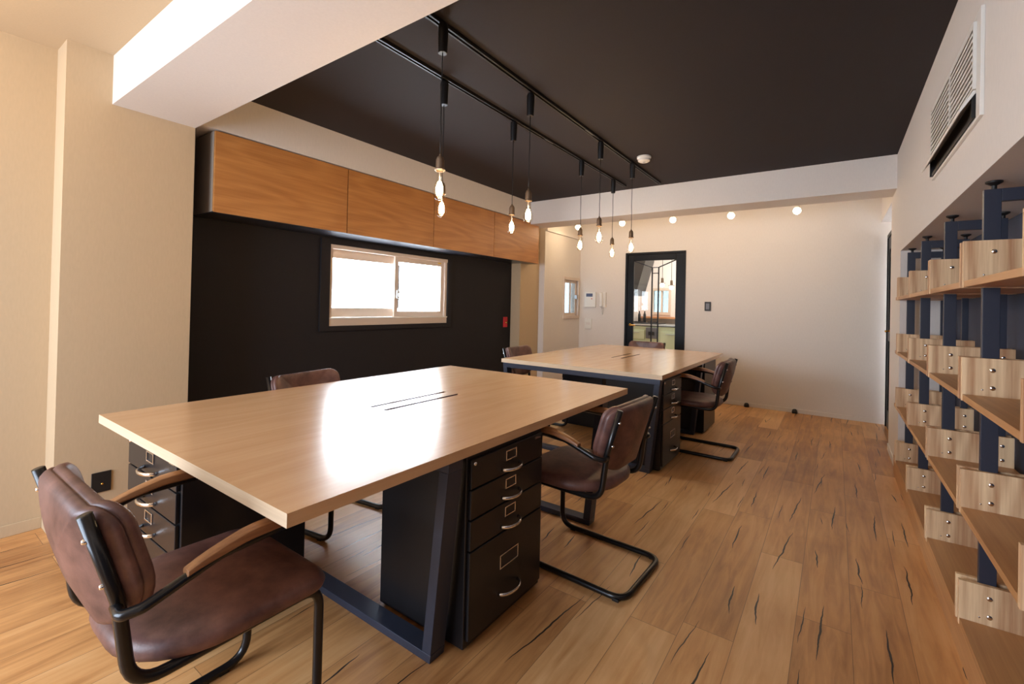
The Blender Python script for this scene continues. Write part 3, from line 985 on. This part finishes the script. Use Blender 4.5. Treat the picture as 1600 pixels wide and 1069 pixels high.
# leaf lies along y in the recess of the right wall
MB().box(0, .09, -.001, .03, 0, 2.119).box(0, .09, .98, 1.009, 0, 2.119).box(0, .09, .03, .98, 2.08, 2.119).build('door_frame', M['door'], d2, bevel=.002)
lf = MB().box(.01, .045, .032, .14, .006, 2.078).box(.01, .045, .87, .978, .006, 2.078).box(.01, .045, .14, .87, .006, .20).box(.01, .045, .14, .87, 1.95, 2.078).box(.01, .045, .14, .87, .95, 1.05).build('door_leaf', M['door'], d2, bevel=.002)
frost = plain('frosted_pane', srgb(120, 134, 124), .25)
MB().box(.024, .03, .14, .87, .20, .95).box(.024, .03, .14, .87, 1.05, 1.95).build('door_glass', frost, lf)
mu = MB()
for yy in (.72, .36): mu.box(.012, .04, yy, yy+.012, .2, .95).box(.012, .04, yy, yy+.012, 1.05, 1.95)
for (p0, p1) in (((.14, .2), (.36, .42)), ((.87, .2), (.732, .34)), ((.14, 1.95), (.36, 1.75)), ((.87, 1.95), (.732, 1.82))):
    dxx, dzz = p1[0]-p0[0], p1[1]-p0[1]
    ln = math.hypot(dxx, dzz); nx, nz = -dzz/ln*.006, dxx/ln*.006
    mu.prism([(.014, p0[0]+nx, p0[1]+nz), (.014, p1[0]+nx, p1[1]+nz), (.014, p1[0]-nx, p1[1]-nz), (.014, p0[0]-nx, p0[1]-nz)], (.024, 0, 0))
mu.build('glazing_bars', M['door'], lf)
MB().lathe([(0, -.01), (.02, -.01), (.022, 0), (.022, .01)], 16, (.0, .45, 1.07), 'x').tube(fillet([(0, .45, 1.07), (-.045, .45, 1.07), (-.045, .36, 1.065)], .01), .008, 10).build('handle', M['brass'], lf, smooth=True)

# ------------------------------------------------------------------ wall air conditioner (built in)
ac = thing('air_conditioner', 'cream louvred air conditioner built into the white wall above the shelves', 'air conditioner', (XR, 1.68, 1.95))
LA, HA = .985, .385
m = MB()
m.box(-.012, 0, 0, .055, 0, HA).box(-.012, 0, LA-.02, LA, 0, HA).box(-.012, 0, .055, LA-.02, HA-.025, HA).box(-.012, 0, .055, LA-.02, 0, .012)
m.build('bezel', M['white'], ac, bevel=.002)
MB().box(-.003, 0, .055, LA-.02, .11, HA-.025).build('back_plate', M['grey'], ac)
MB().box(-.003, 0, .055, LA-.02, .012, .11).build('outlet', M['dark'], ac)
ym = .055+(LA-.075)*.47
for ya, yb in ((.055, ym), (ym, LA-.02)):
    g = MB()
    g.box(-.02, -.004, ya+.002, ya+.014, .115, HA-.027).box(-.02, -.004, yb-.014, yb-.002, .115, HA-.027).box(-.02, -.004, ya+.014, yb-.014, .115, .125)
    n = 10
    for k in range(n):
        z = .128+k*(HA-.027-.128)/n
        g.prism([(-.021, ya+.014, z), (-.021, ya+.014, z+.012), (-.005, ya+.014, z+.020), (-.005, ya+.014, z+.012)], (0, yb-ya-.028, 0))
    g.build('louvre_grille', M['white'], ac)
MB().prism([(-.052, .06, .040), (-.056, .06, .046), (-.018, .06, .112), (-.004, .06, .112)], (0, LA-.085, 0)).build('outlet_flap', M['white'], ac, bevel=.001)
MB().box(-.022, -.003, .062, .075, .014, .1).box(-.022, -.003, LA-.04, LA-.028, .014, .1).box(-.016, -.003, .075, LA-.04, .014, .03).build('outlet_vane', M['dark'], ac)

# ------------------------------------------------------------------ shelving in the alcove
XS = 3.137
FY = [.365, 1.110, 1.832, 2.566, 3.328, 4.014]
FYn = ['out past the right edge of the picture, nearest the camera', 'nearest the camera, second bay in', '', '', '', '']
order = ['nearest steel shelf frame, just past the right edge of the picture', 'steel shelf frame at the right edge of the picture',
         'largest fully visible steel shelf frame, nearest the camera', 'second fully visible steel shelf frame from the camera',
         'third fully visible steel shelf frame from the camera', 'farthest steel shelf frame, beside the end wall of the alcove']
LV = [(.119, .162), (.525, .162), (.938, .160), (1.355, .172)]   # underside of each board and bracket height
BT = .024
for i, y in enumerate(FY[1:], 1):
    f = thing('shelving_unit', order[i]+', dark slate', 'shelf frame', (XS, y, 0), 0, 'steel frames carrying the shelves')
    HT_ = 1.715
    x0, x1, x2, x3 = .056, .102, .245, .275
    MB().box(x0, x1, -.012, .012, .012, HT_).build('front_post', M['frame'], f, bevel=.0015)
    MB().box(x2, x3, -.012, .012, .012, HT_).build('rear_post', M['frame'], f, bevel=.0015)
    MB().box(x1, x2, -.012, .012, HT_-.046, HT_).build('top_rail', M['frame'], f, bevel=.0015)
    for xx in ((x0+x1)/2+.005, (x2+x3)/2):
        MB().lathe([(0, HT_), (.008, HT_), (.008, HT_+.014), (.015, HT_+.018), (.024, HT_+.024), (.024, AZ), (0, AZ)], 18, (xx, 0, 0)).build('adjuster', M['dark'], f, bevel=.0008)
        MB().lathe([(0, 0), (.018, 0), (.018, .006), (.008, .008), (.008, .014), (0, .014)], 16, (xx, 0, 0)).build('foot', M['dark'], f)
    for li, (z0, h) in enumerate(LV):
        for side, ya in (('front', -.033), ('rear', .0145)):
            b = MB().box(0, .300, ya, ya+.0185, z0+.0, z0+h).build('bracket_board', M['ash'], f, bevel=.001)
            b.parent = f
            if side == 'front':
                sc = MB()
                for (xx, zz) in ((x0+.024, z0+h-.042), (x0+.024, z0+BT+.03), (x2+.015, z0+h-.042), (x2+.015, z0+BT+.03)):
                    if li == 3 and zz < z0+.08: continue
                    sc.lathe([(0, ya-.003), (.0075, ya-.003), (.0085, ya-.001), (.0085, ya)], 14, (xx, 0, zz), 'y')
                sc.lathe([(0, ya-.001), (.003, ya-.001), (.003, ya)], 8, (x0-.002, 0, z0+BT+.022), 'y')
                sc.build('bolts', M['chrome'], b, smooth=True)
lvn = ['bottom', 'second lowest', 'second highest', 'top']
bayn = ['nearest bay at the picture edge', 'first full bay from the camera', 'second full bay from the camera', 'third full bay from the camera']
for i in range(1, len(FY)-1):
    ya, yb = FY[i]+.0335, FY[i+1]-.0335
    for li, (z0, h) in enumerate(LV):
        o = MB().box(0.002, .300, ya, yb, z0+.001, z0+BT).build('shelf_board', M['shelf'], bevel=.001, loc=(XS, 0, 0))
        tag(o, 'oak %s shelf board in the %s of the alcove' % (lvn[li], bayn[i-1]), 'shelf', 'shelf boards between the steel frames')
for li, (z0, h) in enumerate(LV):
    o = MB().box(0.002, .300, FY[5]+.0335, AY1-.001, z0+.001, z0+BT).build('shelf_board', M['shelf'], bevel=.001, loc=(XS, 0, 0))
    tag(o, 'short oak %s shelf board against the far end wall of the alcove' % lvn[li], 'shelf', 'shelf boards between the steel frames')
# plinth under the lowest boards
b_('trim_6', M['shelf'], (XS+.004, XS+.02, .5, AY1-.001, 0, LV[0][0]))

# ------------------------------------------------------------------ kitchen behind the glazed door
b_('wall_kitchen', M['kwall'], (-.42, -.17, 8.3, 8.42, 0, 2.6), (.20, 2.6, 8.3, 8.42, 0, 2.6), (-.17, .20, 8.3, 8.42, 0, 1.12), (-.17, .20, 8.3, 8.42, 1.63, 2.6),
   (-.42, -.31, 6.22, 8.3, 0, 2.6), (2.5, 2.6, 6.22, 8.42, 0, 2.6))
b_('ceiling_kitchen', M['kwall'], (-.72, 2.6, 6.22, 8.42, 2.6, 2.66)).name = 'ceiling'
w3 = sempty('window_3', (-.17, 8.3, 1.12))
MB().box(0, .37, -.02, .08, 0, .05).box(0, .37, -.02, .08, .46, .51).box(0, .035, -.02, .08, .05, .46).box(.325, .37, -.02, .08, .05, .46).box(.18, .21, .0, .05, .05, .46).build('window_frame', M['alu'], w3)
MB().box(.035, .325, .03, .035, .05, .46).build('window_pane', M['fpane'], w3)
kc = thing('kitchen_counter', 'cream green kitchen counter with a steel top behind the glazed door', 'kitchen counter', (-.305, 7.3, 0))
MB().box(0, 1.12, .02, .6, .02, .93).build('body', M['kcab'], kc)
MB().box(0, 1.14, 0, .62, .93, .965).build('worktop', M['steel'], kc, bevel=.003)
for (xx, ww, zz, hh) in ((.02, .33, .70, .16), (.02, .33, .52, .15), (.02, .33, .05, .44), (.62, .36, .05, .80)):
    d = MB().box(xx, xx+ww, 0, .02, zz, zz+hh).build('drawer', M['kcab'], kc, bevel=.004)
    MB().box(xx+ww*.3, xx+ww*.7, -.022, 0, zz+hh-.05, zz+hh-.04).build('handle', M['steel'], d)
ov = thing('cooker', 'dark cooker set in the kitchen counter behind the glazed door', 'cooker', (.07, 7.286, .72))
MB().box(0, .20, 0, .03, 0, .19).build('front_panel', M['grey'], ov, bevel=.01)
MB().box(.05, .15, -.012, 0, .06, .12).build('window', M['dark'], ov)
hb = thing('hob', 'black gas hob on the kitchen counter behind the glazed door', 'hob', (-.29, 7.4, .966))
MB().box(0, .55, 0, .4, 0, .012).build('plate', M['dark'], hb)
MB().tube([(.05, .1, .03), (.25, .1, .03)], .008).tube([(.15, .02, .03), (.15, .2, .03)], .008).tube([(.32, .1, .03), (.5, .1, .03)], .008).tube([(.41, .02, .03), (.41, .2, .03)], .008).build('pan_support', M['dark'], hb)
kh = thing('range_hood', 'dark slanted range hood high in the kitchen behind the door', 'range hood', (-.308, 7.2, 1.46))
MB().prism([(0, 0, 0), (0, 0, 1.10), (.385, 0, 1.10), (.385, 0, .62), (.215, 0, .0)], (0, .45, 0)).build('hood_body', M['hood'], kh)
ks = MB().box(-.30, .62, 7.95, 8.299, 1.055, 1.085).build('kitchen_ledge', M['bwood'])
tag(ks, 'orange wooden ledge below the kitchen window', 'ledge')
for k, (x, z) in enumerate(((.245, 1.70), (.405, 1.655))):
    kp = thing('kitchen_pendant', ['left small pendant lamp seen through the glazed door', 'right small pendant lamp seen through the glazed door'][k], 'lamp', (x, 7.6, 2.6), 0, 'kitchen pendants behind the door')
    MB().tube([(0, 0, 0), (0, 0, z+.08-2.6)], .004, 8).build('cord', M['track'], kp)
    MB().lathe([(0, z+.09-2.6), (.02, z+.08-2.6), (.024, z+.0-2.6), (.055, z-.01-2.6), (.055, z-.014-2.6), (0, z-.014-2.6)], 18).build('socket', M['socket'], kp)
    MB().lathe([(.028, z-.015-2.6), (.036, z-.045-2.6), (.03, z-.07-2.6), (0, z-.082-2.6)], 18).build('bulb', M['globe'], kp, smooth=True)
for k, x in enumerate((-.24, -.14)):
    bt = MB().lathe([(0, 0), (.025, 0), (.025, .15), (.012, .19), (.012, .22), (0, .22)], 14).build('bottle', M['dark'], loc=(x, 7.83, .966))
    tag(bt, ['left dark bottle on the kitchen worktop behind the door', 'right dark bottle on the kitchen worktop behind the door'][k], 'bottle', 'bottles on the kitchen worktop')
l = area('kitchen_light', (.6, 7.3, 2.55), (0, 0, 0), 1.2, .8, 40, (1.0, .93, .88))
